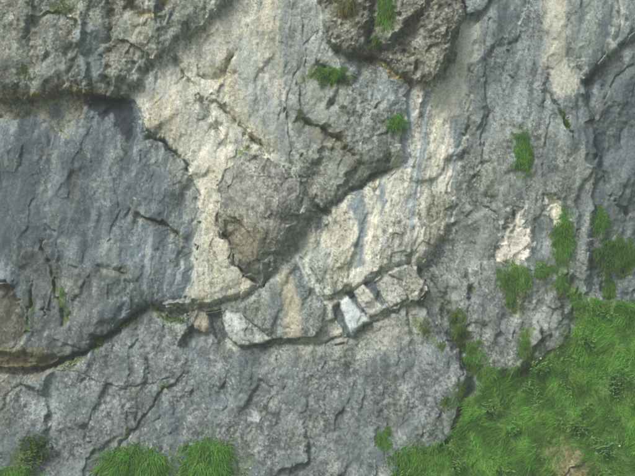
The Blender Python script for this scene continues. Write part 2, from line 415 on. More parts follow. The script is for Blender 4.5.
# diagonal streaked face
paint(tone_g, (200, 195, 180), 1.0)
paint(tone_g * sm(0.0, 0.4, diag), (202, 197, 178), 0.6)
paint(tone_g * sm(0.0, -0.4, diag), (158, 152, 128), 0.55)
for pts, c, a in (([(356, 188), (364, 194), (367, 222), (362, 262), (353, 266), (357, 230), (350, 205)], (122, 132, 136), 0.7),
                  ([(379, 180), (388, 176), (386, 200), (380, 216), (377, 200)], (132, 140, 142), 0.6),
                  ([(404, 96), (416, 90), (412, 130), (404, 170), (398, 168), (403, 130)], (162, 174, 180), 0.55),
                  ([(424, 92), (430, 90), (424, 150), (412, 215), (404, 240), (412, 180)], (148, 162, 168), 0.55),
                  ([(456, 62), (466, 75), (464, 130), (452, 190), (454, 120)], (126, 140, 144), 0.6),
                  ([(444, 90), (449, 92), (444, 160), (438, 160)], (150, 160, 160), 0.5),
                  ([(330, 205), (345, 197), (352, 240), (340, 290), (318, 285), (322, 240)], (168, 162, 138), 0.5),
                  ([(305, 262), (318, 240), (330, 260), (326, 290), (318, 292)], (134, 142, 140), 0.6),
                  ([(368, 180), (378, 178), (376, 190), (368, 190)], (180, 165, 110), 0.6),
                  ([(322, 222), (334, 214), (342, 228), (330, 238)], (120, 116, 98), 0.6),
                  ([(430, 196), (452, 192), (450, 232), (432, 252), (424, 240)], (160, 150, 124), 0.7),
                  ([(433, 90), (443, 86), (444, 120), (436, 180), (428, 180)], (206, 196, 168), 0.7)):
    pp(pts, c, a, 3, 6, diag)
pp(P_N, (132, 146, 152), 0.8, 3)
# grey brow
paint(tone_e, (128, 132, 126), 1.0)
paint(tone_e * sm(0.05, 0.4, nf + 0.5 * nm), (178, 180, 170), 0.65)
paint(tone_e * sm(-0.05, -0.4, nf), (104, 106, 96), 0.6)
pp([(346, 62), (362, 66), (398, 86), (402, 110), (384, 108), (362, 92)], (136, 148, 150), 0.55, 5, 8)
pp([(356, 62), (368, 66), (372, 84), (362, 78)], (186, 178, 146), 0.6, 3, 6)
pp([(296, 120), (340, 130), (350, 150), (320, 150)], (140, 132, 96), 0.55, 6, 10)
pp([(296, 158), (396, 150), (396, 172), (366, 182), (326, 212), (302, 196)], (118, 118, 106), 0.7, 6, 6)
# ledge and lower slab
paint(mLg, (190, 186, 172), 1.0)
paint(tone_j, (115, 122, 122), 1.0)
paint(tone_j * sm(0.05, 0.5, nm + 0.4 * nf), (150, 154, 150), 0.55)
paint(tone_j * sm(-0.05, -0.5, nm - 0.4 * nf), (100, 104, 102), 0.5)
pp([(300, 338), (350, 332), (404, 292), (424, 250), (440, 260), (436, 318), (420, 340), (380, 352), (320, 356), (262, 352)], (174, 171, 156), 0.8, 9, 12)
pp([(140, 318), (192, 322), (226, 345), (236, 370), (200, 380), (150, 350)], (136, 143, 146), 0.55, 10, 12)
pp([(30, 385), (70, 378), (72, 410), (62, 432), (44, 415)], (162, 168, 168), 0.6, 8, 12)
pp([(146, 309), (176, 318), (192, 330), (186, 334), (160, 322)], (172, 176, 168), 0.6, 3, 5)
pp([(150, 408), (190, 372), (240, 380), (200, 440), (110, 466)], (112, 120, 124), 0.5, 10, 10)
pp([(-20, 380), (12, 378), (14, 420), (-20, 460)], (118, 108, 88), 0.5, 8, 12)
pp([(-60, 372), (60, 366), (86, 358), (80, 366), (40, 376), (-60, 384)], (142, 138, 116), 0.7, 3, 5)
pp([(252, 408), (258, 408), (259, 419), (253, 418)], (205, 206, 200), 0.8, 1.5, 3)
ps([(388, 402), (392, 420)], 3, (122, 112, 84), 0.5, 3, 5)
pp([(420, 300), (440, 320), (460, 355), (466, 380), (444, 420), (425, 350)], (128, 134, 136), 0.5, 8, 8)
# big left slab
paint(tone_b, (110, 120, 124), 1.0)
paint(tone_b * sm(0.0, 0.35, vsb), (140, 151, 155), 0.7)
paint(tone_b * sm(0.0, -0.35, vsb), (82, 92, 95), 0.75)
paint(tone_b * sm(0.1, 0.4, vst), (150, 158, 160), 0.35)
pp([(100, 210), (180, 200), (198, 240), (190, 296), (130, 300), (96, 262)], (124, 136, 141), 0.6, 12, 10)
pp([(20, 250), (100, 270), (110, 330), (60, 356), (30, 340)], (124, 126, 120), 0.65, 10, 14)
pp([(-40, 160), (40, 165), (48, 235), (-40, 245)], (98, 106, 108), 0.5, 12, 14, vst)
pp([(66, 160), (80, 175), (84, 215), (74, 200)], (106, 100, 80), 0.6, 4, 6)
pp([(97, 262), (130, 266), (134, 276), (98, 274)], (116, 112, 92), 0.7, 4, 5)
ps([(135, 217), (162, 220), (176, 232), (183, 244)], 2.5, (122, 112, 84), 0.6, 2, 4)
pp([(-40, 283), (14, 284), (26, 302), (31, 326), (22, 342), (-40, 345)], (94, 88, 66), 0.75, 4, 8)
pp([(-40, 342), (30, 344), (62, 352), (80, 356), (52, 366), (-40, 368)], (124, 108, 62), 0.75, 3, 5)
pp([(-40, 100), (45, 101), (66, 96), (90, 99), (82, 120), (70, 138), (58, 132), (40, 114), (20, 119), (-40, 116)], (160, 154, 130), 0.85, 3, 6)
ps([(40, 116), (56, 142), (58, 170)], 3, (158, 156, 140), 0.5, 4, 8, vst)
pp([(50, 106), (62, 104), (68, 118), (62, 127), (52, 122)], (112, 122, 124), 0.9, 2, 3)
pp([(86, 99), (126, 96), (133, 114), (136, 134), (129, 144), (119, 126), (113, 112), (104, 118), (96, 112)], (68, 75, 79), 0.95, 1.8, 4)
pp([(150, 156), (178, 156), (196, 190), (199, 240), (190, 240), (180, 200)], (140, 142, 130), 0.4, 6, 8, vst)
# upper left mass
paint(tone_a, (120, 121, 110), 1.0)
paint(tone_a * sm(0.0, 0.5, nm + 0.3 * vst), (140, 144, 138), 0.6)
paint(tone_a * sm(-0.0, -0.5, nm), (98, 97, 86), 0.6)
pp([(75, 30), (106, 24), (108, 80), (80, 84)], (122, 132, 132), 0.6, 6, 10, vst)
pp([(128, 14), (150, 24), (148, 60), (134, 60)], (160, 158, 136), 0.5, 5, 10)
pp([(170, 20), (236, -20), (236, 0), (190, 36), (160, 50)], (146, 148, 136), 0.6, 5, 9)
ps([(0, 98), (14, 94), (45, 98), (64, 90), (88, 95), (108, 96)], 3.5, (122, 106, 62), 0.7, 2.5, 5)
ps([(113, -60), (112, 30), (110, 90)], 3, (98, 88, 62), 0.65, 3, 5)
ps([(130, 8), (142, 16), (160, 20)], 3.5, (110, 96, 50), 0.6, 3, 5)
ps([(160, 0), (172, 8)], 3.5, (112, 98, 50), 0.6, 3, 5)
ps([(72, 42), (80, 20)], 2.5, (112, 104, 70), 0.5, 3, 5)
pp([(46, 16), (60, 2), (76, 2), (78, 12), (60, 16)], (76, 88, 44), 0.75, 3, 8)
# dark knobbly outcrop
paint(mF, (110, 108, 94), 1.0)
paint(mF * sm(0.02, 0.3, nf), (150, 146, 128), 0.6)
paint(mF * sm(-0.02, -0.3, nf + 0.4 * diag), (78, 76, 60), 0.7)
paint(mF * sm(0.6, 0.95, r3), (146, 144, 134), 0.35)
ps([(358, 61), (376, 64), (390, 74), (402, 84)], 2.2, (140, 112, 52), 0.75, 1.5, 3)
pp([(322, 0), (342, 0), (360, 16), (352, 28), (334, 20)], (104, 100, 60), 0.5, 5, 8)
# boulder
tone_d = sm(1.5, -1.5, sdf(P_D))
paint(tone_d, (128, 127, 119), 1.0)
paint(tone_d * sm(0.05, 0.4, nf + 0.4 * diag), (150, 150, 142), 0.6)
paint(tone_d * sm(-0.05, -0.4, nf), (106, 104, 94), 0.55)
pp([(222, 212), (246, 216), (272, 232), (262, 262), (240, 262), (230, 244)], (134, 124, 94), 0.5, 8, 6)
pp([(232, 258), (250, 262), (262, 288), (248, 276)], (118, 122, 116), 0.6, 4, 4)
# lower right rock and gully
paint(mK, (126, 128, 124), 1.0)
paint(mK * sm(0.0, 0.4, nf), (156, 158, 156), 0.55)
paint(mK * sm(0.0, -0.4, nf), (96, 98, 92), 0.55)
ps([(448, 300), (454, 322), (464, 345), (480, 374)], 5, (92, 98, 62), 0.6, 4, 9)
# stones
paint(mb1, (140, 146, 142), 1.0)
pp([(278, 278), (290, 268), (300, 300), (302, 334), (284, 336), (284, 300)], (182, 174, 142), 0.85, 3, 4, diag)
pp([(292, 268), (302, 262), (308, 300), (298, 296)], (116, 128, 132), 0.7, 3, 4, diag)
pp([(242, 306), (262, 294), (270, 310), (264, 326), (250, 318)], (162, 156, 136), 0.7, 3, 4)
pp([(295, 255), (300, 253), (319, 286), (320, 294), (310, 286)], (192, 192, 178), 0.9, 1.3, 1.5)
pp([(250, 322), (272, 334), (300, 338), (296, 342), (262, 340)], (110, 102, 76), 0.6, 2, 3)  # shade along the underside of the largest stone, put into its colour
paint(mb3, (172, 162, 140), 0.9)
paint(mb4, (204, 206, 198), 0.95)
ps([(228, 312), (232, 326)], 2.0, (208, 210, 204), 0.9, 1.5, 1)
paint(mb5, (206, 210, 209), 1.0)
ps([(341, 304), (350, 326)], 1.6, (210, 214, 214), 0.7, 1.5, 1)
paint(mb6, (192, 188, 174), 0.9)
paint(mb7, (184, 182, 170), 0.9)
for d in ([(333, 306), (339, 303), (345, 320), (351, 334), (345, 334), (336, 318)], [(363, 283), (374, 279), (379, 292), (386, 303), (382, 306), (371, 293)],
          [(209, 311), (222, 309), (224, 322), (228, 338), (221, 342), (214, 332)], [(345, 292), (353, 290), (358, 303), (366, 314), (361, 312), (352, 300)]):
    pp(d, (96, 106, 110), 0.9, 1.4, 1.5)  # shade of the ledge recesses, painted into the rock colour
# grain over everything: lichen flecks, pits, mottling
rock = 1 - mL
big = fbm(U, V, 30, 4, 161, gain=0.65)
paint(rock * sm(0.12, 0.5, big), (158, 160, 150), 0.22)
paint(rock * sm(-0.12, -0.5, big), (92, 92, 80), 0.25)
fine = fbm(U, V, 3.4, 3, 171, gain=0.75)
fl = fbm(U, V, 5.5, 2, 181)
calm = 1 - 0.45 * mB - 0.5 * mT
amp = 0.45 + 1.1 * sm(-0.35, 0.35, fbm(U, V, 38, 3, 431))
mid = amp * fbm(U + 0.2 * V + 3.5 * n3, V + 3.5 * n4, 9, 5, 301, gain=0.8, ay=1.5)
fine = fine * (0.6 + 0.5 * amp)
vein = 1 - np.abs(fbm(U + 4 * n3, V + 4 * n4, 13, 4, 441, gain=0.65)) * 7
blot = fbm(U + 6 * n3, V + 6 * n4, 44, 4, 451, gain=0.6, ay=1.3)
paint(rock * (1 - np.maximum(mc, tone_g)) * sm(0.0, 0.45, blot), (158, 162, 156), 0.45)
paint(rock * (1 - np.maximum(mc, tone_g)) * sm(-0.0, -0.4, blot), (92, 100, 101), 0.42)
paint(rock * np.maximum(mc, tone_g) * sm(0.1, 0.5, blot), (158, 160, 152), 0.3)
paint(rock * sm(0.2, 0.9, vein) * sm(0.3, 1.1, amp), (172, 172, 160), 0.30)
vein2 = 1 - np.abs(fbm(U + 4 * n4, V + 4 * n3, 17, 4, 461, gain=0.65)) * 9
paint(rock * sm(0.3, 0.95, vein2) * sm(0.4, 1.3, amp), (70, 72, 64), 0.34)
drip = fbm(U + 0.22 * V + 6 * n3, V, 7, 4, 311, gain=0.8, ay=4)
paint(rock * sm(0.02, 0.4, drip), (180, 186, 180), 0.36)
paint(rock * sm(-0.02, -0.4, drip), (72, 80, 78), 0.36)
paint(rock * calm * sm(0.05, 0.45, mid), (184, 186, 176), 0.46)
paint(rock * calm * sm(-0.05, -0.45, mid), (66, 70, 62), 0.44)
paint(rock * calm * sm(0.10, 0.5, fine), (190, 191, 180), 0.30)
paint(rock * calm * sm(-0.10, -0.5, fine), (62, 62, 52), 0.45)
spot = sm(0.40, 0.20, b4) * (r4 > 0.86) * sm(-0.3, 0.3, big)
paint(rock * spot, (205, 205, 196), 0.55)
pit = sm(0.40, 0.22, b4) * (r4 < 0.07)
paint(rock * pit, (62, 62, 52), 0.3)
crk = sm(0.05, 0.0, e1) * sm(0.1, 0.35, nf) * 0.5
paint(rock * crk, (78, 76, 64), 0.45)
# long water streaks
run = fbm(U + 0.14 * V + 5 * n1 + 1.5 * n3, V, 8, 4, 471, gain=0.7, ay=9)
run2 = fbm(U + 0.16 * V + 7 * n2 + 1.5 * n4, V, 21, 4, 475, gain=0.65, ay=6)
gap = sm(-0.35, 0.25, fbm(U, V, 26, 3, 481))
paint(tone_b * sm(0.0, 0.35, run2), (82, 92, 96), 0.50)
paint(tone_b * sm(0.03, 0.3, run) * gap, (78, 87, 90), 0.38)
paint(tone_b * sm(-0.05, -0.35, run) * gap, (152, 162, 164), 0.36)
side = sm(468, 480, U) * rock * (1 - sm(250, 300, V) * 0.6) * (1 - np.maximum(mc, tone_g)) * (1 - mScar)
paint(side * sm(0.02, 0.35, run2), (88, 100, 105), 0.50)
paint(side * sm(-0.05, -0.4, run2), (156, 163, 162), 0.42)
paint(side * sm(-0.05, -0.3, run) * gap, (164, 170, 168), 0.34)
pale = np.maximum(mc, tone_g) * (1 - tone_d) * (1 - tone_e)
paint(pale * sm(0.05, 0.3, run) * gap, (124, 134, 138), 0.42)
paint(pale * sm(-0.05, -0.3, run) * gap, (214, 211, 200), 0.46)
paint(pale * sm(0.12, 0.4, run2), (140, 146, 144), 0.36)
paint(tone_j * sm(0.1, 0.45, run2), (100, 109, 112), 0.30)
paint(tone_j * sm(-0.1, -0.45, run2) * gap, (152, 157, 155), 0.28)
# the strongest stains, and a painted lit tone on the brow, lie over the grain
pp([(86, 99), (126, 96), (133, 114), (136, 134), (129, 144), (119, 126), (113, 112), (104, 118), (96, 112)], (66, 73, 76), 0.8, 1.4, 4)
pp([(585, 78), (596, 74), (594, 100), (597, 135), (600, 152), (592, 168), (584, 158), (587, 120)], (90, 98, 99), 0.7, 2, 3)
pp([(513, 206), (521, 208), (525, 226), (531, 244), (528, 256), (519, 264), (505, 264), (494, 258), (499, 241), (507, 225)], (214, 206, 192), 0.62, 1.8, 16)
pp([(545, 193), (556, 195), (563, 206), (564, 216), (556, 223), (548, 212)], (214, 206, 192), 0.6, 1.8, 13)
for pts, c, a in (([(356, 188), (364, 194), (368, 222), (363, 262), (353, 266), (357, 230), (350, 205)], (118, 128, 131), 0.6),
                  ([(379, 180), (388, 176), (386, 200), (380, 216), (377, 200)], (118, 128, 130), 0.6),
                  ([(404, 96), (416, 90), (412, 130), (404, 170), (398, 168), (403, 130)], (170, 180, 184), 0.45),
                  ([(424, 92), (430, 90), (424, 150), (412, 215), (404, 240), (412, 180)], (150, 160, 163), 0.45),
                  ([(456, 62), (466, 75), (464, 130), (452, 190), (454, 120)], (126, 137, 140), 0.45),
                  ([(433, 90), (443, 86), (446, 120), (438, 180), (428, 180)], (208, 203, 188), 0.5),
                  ([(404, 110), (398, 172), (384, 182), (392, 160)], (216, 210, 192), 0.6),
                  ([(366, 196), (378, 190), (376, 240), (366, 270)], (202, 197, 180), 0.5),
                  ([(264, -300), (281, -300), (280, 30), (276, 60), (266, 58), (262, 30)], (184, 179, 162), 0.3),
                  ([(232, 40), (250, 30), (256, 62), (266, 92), (290, 120), (296, 160), (280, 160), (262, 135), (240, 100), (236, 60)], (126, 134, 134), 0.4),
                  ([(278, 0), (318, 0), (316, 35), (302, 60), (298, 110), (286, 120), (282, 60)], (124, 130, 130), 0.4),
                  ([(278, 278), (290, 268), (300, 300), (302, 334), (284, 336), (284, 300)], (192, 186, 168), 0.5),
                  ([(295, 255), (300, 253), (319, 286), (320, 294), (310, 286)], (206, 206, 194), 0.7),
                  ([(543, -300), (564, -300), (564, 40), (569, 64), (580, 80), (570, 92), (556, 92), (545, 60)], (192, 188, 172), 0.5),
                  ([(462, 26), (477, 22), (474, 60), (467, 90), (456, 112), (440, 112), (452, 72)], (204, 200, 186), 0.75),
                  ([(303, 50), (318, 38), (335, 60), (345, 110), (330, 135), (305, 120)], (170, 172, 164), 0.35),  # lit upper left of the grey brow painted in, with its white patches
                  ([(300, 60), (345, 70), (352, 120), (310, 160), (292, 130)], (120, 122, 112), 0.25),
                  ([(78, 30), (106, 26), (108, 80), (84, 84)], (128, 138, 138), 0.4),
                  ([(-40, 165), (40, 168), (48, 240), (-40, 250)], (88, 97, 100), 0.4),
                  ([(60, 150), (96, 160), (92, 250), (66, 240)], (92, 102, 106), 0.35),
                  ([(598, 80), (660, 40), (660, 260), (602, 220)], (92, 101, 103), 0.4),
                  ([(612, -300), (619, -300), (621, 20), (616, 44), (604, 58), (612, 35)], (196, 198, 188), 0.6),
                  ([(228, 311), (236, 314), (244, 326), (236, 330)], (220, 222, 216), 0.6),
                  ([(176, 60), (206, 30), (240, 0), (258, 0), (262, 70), (250, 150), (222, 160), (214, 230), (200, 290), (186, 200), (160, 130), (150, 90)], (192, 188, 172), 0.28),
                  ([(341, 304), (346, 299), (366, 318), (354, 331)], (214, 218, 217), 0.5)):
    pp(pts, c, a, 2.5, 5, diag)
# moss that grows in the cracks
for pts, w, a in (([(58, 280), (62, 292), (65, 306)], 2.5, 0.8), ([(55, 262), (58, 272)], 1.5, 0.5), ([(66, 308), (69, 318)], 2.5, 0.6), ([(34, 296), (31, 328)], 1.8, 0.6),
                  ([(96, 348), (112, 334), (134, 316)], 2.4, 0.6), ([(60, 368), (84, 356)], 1.5, 0.5), ([(150, 311), (180, 321)], 2.0, 0.6),
                  ([(560, 110), (567, 122), (571, 128)], 1.5, 0.8), ([(576, 62), (590, 70)], 0.5, 0.0), ([(524, 330), (524, 360)], 4, 0.5),
                  ([(414, 320), (424, 330), (436, 345)], 4, 0.35), ([(20, 455), (40, 440)], 6, 0.4), ([(232, 470), (250, 455)], 4, 0.3),
                  ([(310, 68), (304, 80)], 2.5, 0.5), ([(240, 156), (248, 152)], 1.8, 0.6), ([(166, 387), (168, 384)], 1.6, 0.7), ([(128, 434), (134, 426)], 1.5, 0.6),
                  ([(515, 290), (515, 310)], 7, 0.35), ([(556, 240), (570, 290)], 5, 0.4)):
    if a: ps(pts, w, (82, 104, 48), a, 2, 5)
# slope soil
paint(mL, (84, 110, 50), 1.0)
mEarth = sm(4, -6, sdf([(538, 440), (552, 432), (566, 444), (574, 462), (566, 500), (548, 490), (540, 462)]) + 16 * nf + 8 * n3)
paint(mL * mEarth, (122, 112, 84), 0.95)
paint(mL * mEarth * sm(0.0, 0.3, nf), (164, 154, 126), 0.7)
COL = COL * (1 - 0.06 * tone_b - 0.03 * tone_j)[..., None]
COL = np.where(mL[..., None] > 0.5, COL, 0.49 + (COL - 0.49) * 1.22)
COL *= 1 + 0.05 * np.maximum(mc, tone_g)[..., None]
COL *= 1 + 0.0 * (1 - np.maximum(mc, tone_g)[..., None]) * (1 - mL[..., None])
COL *= 1.02
COL = np.clip(COL * (np.array([0.970, 1.0, 1.018], np.float32) * (1 + 0.10 * mL[..., None])), 0.02, 0.95)
COLLIN = np.where(COL <= 0.04045, COL / 12.92, ((COL + 0.055) / 1.055) ** 2.4).astype(np.float32)

# ------------------------------------------------------------------ to world space
WX = (U - CX) * S
WZ = ZC + (CY - V) * S
WY = -H
VERT = np.stack([WX, WY, WZ], -1).astype(np.float32)
tx = np.gradient(VERT, axis=1); tz = np.gradient(VERT, axis=0)
NRM = np.cross(tz, tx); NRM /= np.linalg.norm(NRM, axis=-1, keepdims=True) + 1e-12
if NRM[NY // 2, NX // 2, 1] > 0: NRM = -NRM

def height_at(px, py):
    i = np.clip(np.searchsorted(AX, px), 0, NX - 1); j = np.clip(np.searchsorted(AY, py), 0, NY - 1)
    return H[j, i]

def on_wall(px, py):
    """point of the surface that the camera sees at photograph pixel (px, py); arrays allowed"""
    px = np.asarray(px, float); py = np.asarray(py, float)
    x, y = px, py
    for _ in range(4):
        h = height_at(x, y)
        k = (DIST - h) / DIST
        x = CX + (px - CX) * k; y = CY + (py - CY) * k
    return np.stack([(x - CX) * S, -h, ZC + (CY - y) * S], -1)

# ------------------------------------------------------------------ materials
def nodes_of(name):
    m = bpy.data.materials.new(name); m.use_nodes = True
    return m, m.node_tree.nodes, m.node_tree.links

def rock_material():
    m, n, l = nodes_of("limestone")
    b = n["Principled BSDF"]; b.inputs["Roughness"].default_value = 0.9
    b.inputs["Specular IOR Level"].default_value = 0.25
    at = n.new("ShaderNodeAttribute"); at.attribute_name = "Col"
    tc = n.new("ShaderNodeTexCoord")
    no = n.new("ShaderNodeTexNoise"); no.inputs["Scale"].default_value = 16; no.inputs["Detail"].default_value = 6; no.inputs["Roughness"].default_value = 0.7
    l.new(tc.outputs["Object"], no.inputs["Vector"])
    mr = n.new("ShaderNodeMapRange"); mr.inputs[1].default_value = 0.3; mr.inputs[2].default_value = 0.7; mr.inputs[3].default_value = 0.66; mr.inputs[4].default_value = 1.34
    l.new(no.outputs["Fac"], mr.inputs[0])
    mx = n.new("ShaderNodeVectorMath"); mx.operation = 'SCALE'
    l.new(at.outputs["Color"], mx.inputs[0]); l.new(mr.outputs[0], mx.inputs["Scale"])
    l.new(mx.outputs[0], b.inputs["Base Color"])
    bu = n.new("ShaderNodeBump"); bu.inputs["Strength"].default_value = 0.35; bu.inputs["Distance"].default_value = 0.02
    l.new(no.outputs["Fac"], bu.inputs["Height"]); l.new(bu.outputs[0], b.inputs["Normal"])
    return m

def leaf_material():
    m, n, l = nodes_of("grass_blades")
    b = n["Principled BSDF"]; b.inputs["Roughness"].default_value = 0.8; b.inputs["Specular IOR Level"].default_value = 0.12
    at = n.new("ShaderNodeAttribute"); at.attribute_name = "Col"
    l.new(at.outputs["Color"], b.inputs["Base Color"])
    tr = n.new("ShaderNodeBsdfTranslucent"); l.new(at.outputs["Color"], tr.inputs[0])
    mx = n.new("ShaderNodeMixShader"); mx.inputs[0].default_value = 0.35
    l.new(b.outputs[0], mx.inputs[1]); l.new(tr.outputs[0], mx.inputs[2])
    l.new(mx.outputs[0], n["Material Output"].inputs[0])
    return m

def plain_material(name, c, rough=0.5, metal=0.0):
    m, n, l = nodes_of(name)
    b = n["Principled BSDF"]; b.inputs["Roughness"].default_value = rough; b.inputs["Metallic"].default_value = metal
    no = n.new("ShaderNodeTexNoise"); no.inputs["Scale"].default_value = 9
    mr = n.new("ShaderNodeMix"); mr.data_type = 'RGBA'
    mr.inputs[6].default_value = (*[x * 0.8 for x in c], 1); mr.inputs[7].default_value = (*[min(1, x * 1.2) for x in c], 1)
    l.new(no.outputs["Fac"], mr.inputs[0]); l.new(mr.outputs[2], b.inputs["Base Color"])
    return m

ROCK = rock_material(); LEAF = leaf_material()
STEEL = plain_material("galvanised_steel", (0.36, 0.38, 0.38), 0.6, 0.4)
FIELD = plain_material("meadow", (0.06, 0.10, 0.03), 0.9)
PETAL = plain_material("white_petal", (0.8, 0.8, 0.76), 0.6)

# ------------------------------------------------------------------ mesh helpers
def make_mesh(name, verts, loops, starts, totals, mat, col=None, nrm=None, smooth=True):
    me = bpy.data.meshes.new(name)
    me.vertices.add(len(verts)); me.vertices.foreach_set("co", np.ascontiguousarray(verts, np.float32).ravel())
    me.loops.add(len(loops)); me.loops.foreach_set("vertex_index", np.ascontiguousarray(loops, np.int32))
    me.polygons.add(len(starts)); me.polygons.foreach_set("loop_start", np.ascontiguousarray(starts, np.int32))
    try: me.polygons.foreach_set("loop_total", np.ascontiguousarray(totals, np.int32))
    except Exception: pass
    me.update(calc_edges=True)
    me.polygons.foreach_set("use_smooth", np.full(len(starts), smooth))
    if col is not None:
        a = me.color_attributes.new("Col", 'FLOAT_COLOR', 'POINT')
        a.data.foreach_set("color", np.concatenate([col, np.ones((len(col), 1))], 1).astype(np.float32).ravel())
    if nrm is not None: me.normals_split_custom_set_from_vertices(nrm)
    me.materials.append(mat); me.validate()
    return me

def tag(o, label=None, cat=None, group=None, kind=None):
    if label: o["label"] = label
    if cat: o["category"] = cat
    if group: o["group"] = group
    if kind: o["kind"] = kind
    return o

def link(name, me, parent=None):
    o = bpy.data.objects.new(name, me); C.objects.link(o)
    if parent: o.parent = parent
    return o

idx = np.arange(NX * NY).reshape(NY, NX)
Q = np.stack([idx[:-1, :-1], idx[1:, :-1], idx[1:, 1:], idx[:-1, 1:]], -1).reshape(-1, 4)
QL = LAB[:-1, :-1].ravel()
VF = VERT.reshape(-1, 3); CF = COLLIN.reshape(-1, 3); NF = NRM.reshape(-1, 3)

def piece(name, lab, parent=None, closed=None):
    q = Q[QL == lab]
    u, inv = np.unique(q, return_inverse=True)
    q = inv.reshape(-1, 4)
    v = VF[u]; c = CF[u]; nn = NF[u]
    loops = q.ravel(); tot = np.full(len(q), 4)
    if closed:                                     # give a loose stone its sides and back
        e = np.concatenate([q[:, [0, 1]], q[:, [1, 2]], q[:, [2, 3]], q[:, [3, 0]]])
        key = np.sort(e, 1); _, first, cnt = np.unique(key[:, 0].astype(np.int64) * (len(v) + 1) + key[:, 1], return_index=True, return_counts=True)
        be = e[first[cnt == 1]]
        bv = np.unique(be); mp = np.full(len(v), -1); mp[bv] = len(v) + np.arange(len(bv))
        cen = v.mean(0); back = v[bv].copy()
        back = cen + (back - cen) * np.array([0.72, 1, 0.72]); back[:, 1] = cen[1] + closed
        nv = np.concatenate([v, back, [[cen[0], cen[1] + closed * 1.15, cen[2]]]])
        ci = len(nv) - 1
        quads = np.stack([be[:, 1], be[:, 0], mp[be[:, 0]], mp[be[:, 1]]], 1)
        tris = np.stack([mp[be[:, 1]], mp[be[:, 0]], np.full(len(be), ci)], 1)
        loops = np.concatenate([loops, quads.ravel(), tris.ravel()])
        tot = np.concatenate([tot, np.full(len(quads), 4), np.full(len(tris), 3)])
        extra = len(nv) - len(v)
        c = np.concatenate([c, np.tile(c.mean(0), (extra, 1))])
        nb = nv[len(v):] - cen; nb = nb / (np.linalg.norm(nb, axis=1, keepdims=True) + 1e-9)
        nn = np.concatenate([nn, nb]); v = nv
    starts = np.concatenate([[0], np.cumsum(tot)[:-1]])
    me = make_mesh(name, v, loops, starts, tot, ROCK, c, nn)
    return link(name, me, parent)

# ------------------------------------------------------------------ the cliff and its rock masses
cliff = tag(link("cliff", None), "weathered grey limestone cliff with pale streaked faces and deep ledges", kind="structure")
cliff.location = (0, 0, 0)
for name, lab, text in (("rock_face", 0, "blue grey upright rock face with vertical pale streaks"),
                        ("rock_face", 1, "cream and ochre weathered rock face with grey streaks"),
                        ("rock_face", 2, "bright cream diagonal rock face with blue water streaks"),
                        ("overhang", 3, "brown grey overhanging brow with ochre lip"),
                        ("rock_slab", 4, "smooth blue grey bulging slab above the long crack"),
                        ("rock_bulge", 5, "mottled grey bulge under the dark outcrop"),
                        ("ledge", 6, "pale broken ledge under the streaked face"),
                        ("rock_slab", 7, "broad rough grey slab below the long crack"),
                        ("rock_face", 8, "darker slate grey rock face beside the damp streak"),
                        ("rock_outcrop", 9, "dark brown knobbly outcrop jutting over the streaked face"),
                        ("rock_buttress", 11, "grey speckled buttress standing in the grass slope")):
    tag(piece(name, lab, cliff), text)
tag(piece("boulder", 10, closed=1.2), "large brown grey boulder bulging from the middle of the pale rock face", "boulder")
G = "stones wedged along the ledge"
for lab, text in ((12, "largest wedged stone on the ledge, rounded and striped cream and blue grey"),
                  (13, "small sandy wedged stone just left of the dark notch under the pale lip"),
                  (14, "pale triangular wedged stone with a white ridge right of the dark notch"),
                  (15, "brightest bluish white flake of stone beneath the lip of the streaked face"),
                  (16, "cream wedged stone between two dark recesses under the streaked lip"),
                  (17, "dull grey wedged stone at the right end of the streaked lip")):
    tag(piece("wedged_stone", lab, closed=0.7), text, "stone", G)
tag(piece("hillside", 18), "steep earthy slope at the foot of the cliff", kind="structure")

# the valley floor, far below the frame
g = 150.0
gm = make_mesh("ground", np.array([[-g, -g, -4], [g, -g, -4], [g, 12, -4], [-g, 12, -4]]), [0, 1, 2, 3], [0], [4], FIELD, smooth=False)
tag(link("ground", gm), kind="structure")

# ------------------------------------------------------------------ grass
GREENS = [(110, 164, 68), (100, 156, 62), (90, 146, 56), (122, 172, 76), (82, 134, 52)]
def lin(c):
    c = np.array(c, float) / 255
    return np.where(c <= 0.04045, c / 12.92, ((c + 0.055) / 1.055) ** 2.4)
GL = np.array([lin(c) for c in GREENS]); BROWN = np.array([lin((150, 134, 92)), lin((118, 104, 66))])

def blades(name, root, d0, L, W, droop, col, parent=None):
    """curved tapering blades as one mesh"""
    n = len(root); T = np.array([0, .38, .72, 1.0]); WT = np.array([0.8, 1.0, 0.7])
    side = np.cross(d0, rng.normal(size=(n, 3))); side /= np.linalg.norm(side, axis=1, keepdims=True) + 1e-9
    pts = root[:, None] + d0[:, None] * (L[:, None] * T)[..., None] + droop[:, None] * (L[:, None] * T ** 2)[..., None]
    hw = (W[:, None] * WT)[..., None] * side[:, None] * 0.5
    v = np.empty((n, 7, 3)); v[:, 0:6:2] = pts[:, :3] - hw; v[:, 1:6:2] = pts[:, :3] + hw; v[:, 6] = pts[:, 3]
    base = (np.arange(n) * 7)[:, None]
    loops = (base + np.array([[0, 1, 3, 2, 2, 3, 5, 4, 4, 5, 6]])).ravel()
    tot = np.tile([4, 4, 3], n); starts = np.concatenate([[0], np.cumsum(tot)[:-1]])
    me = make_mesh(name, v.reshape(-1, 3), loops, starts, tot, LEAF, np.repeat(col, 7, 0))
    return link(name, me, parent)

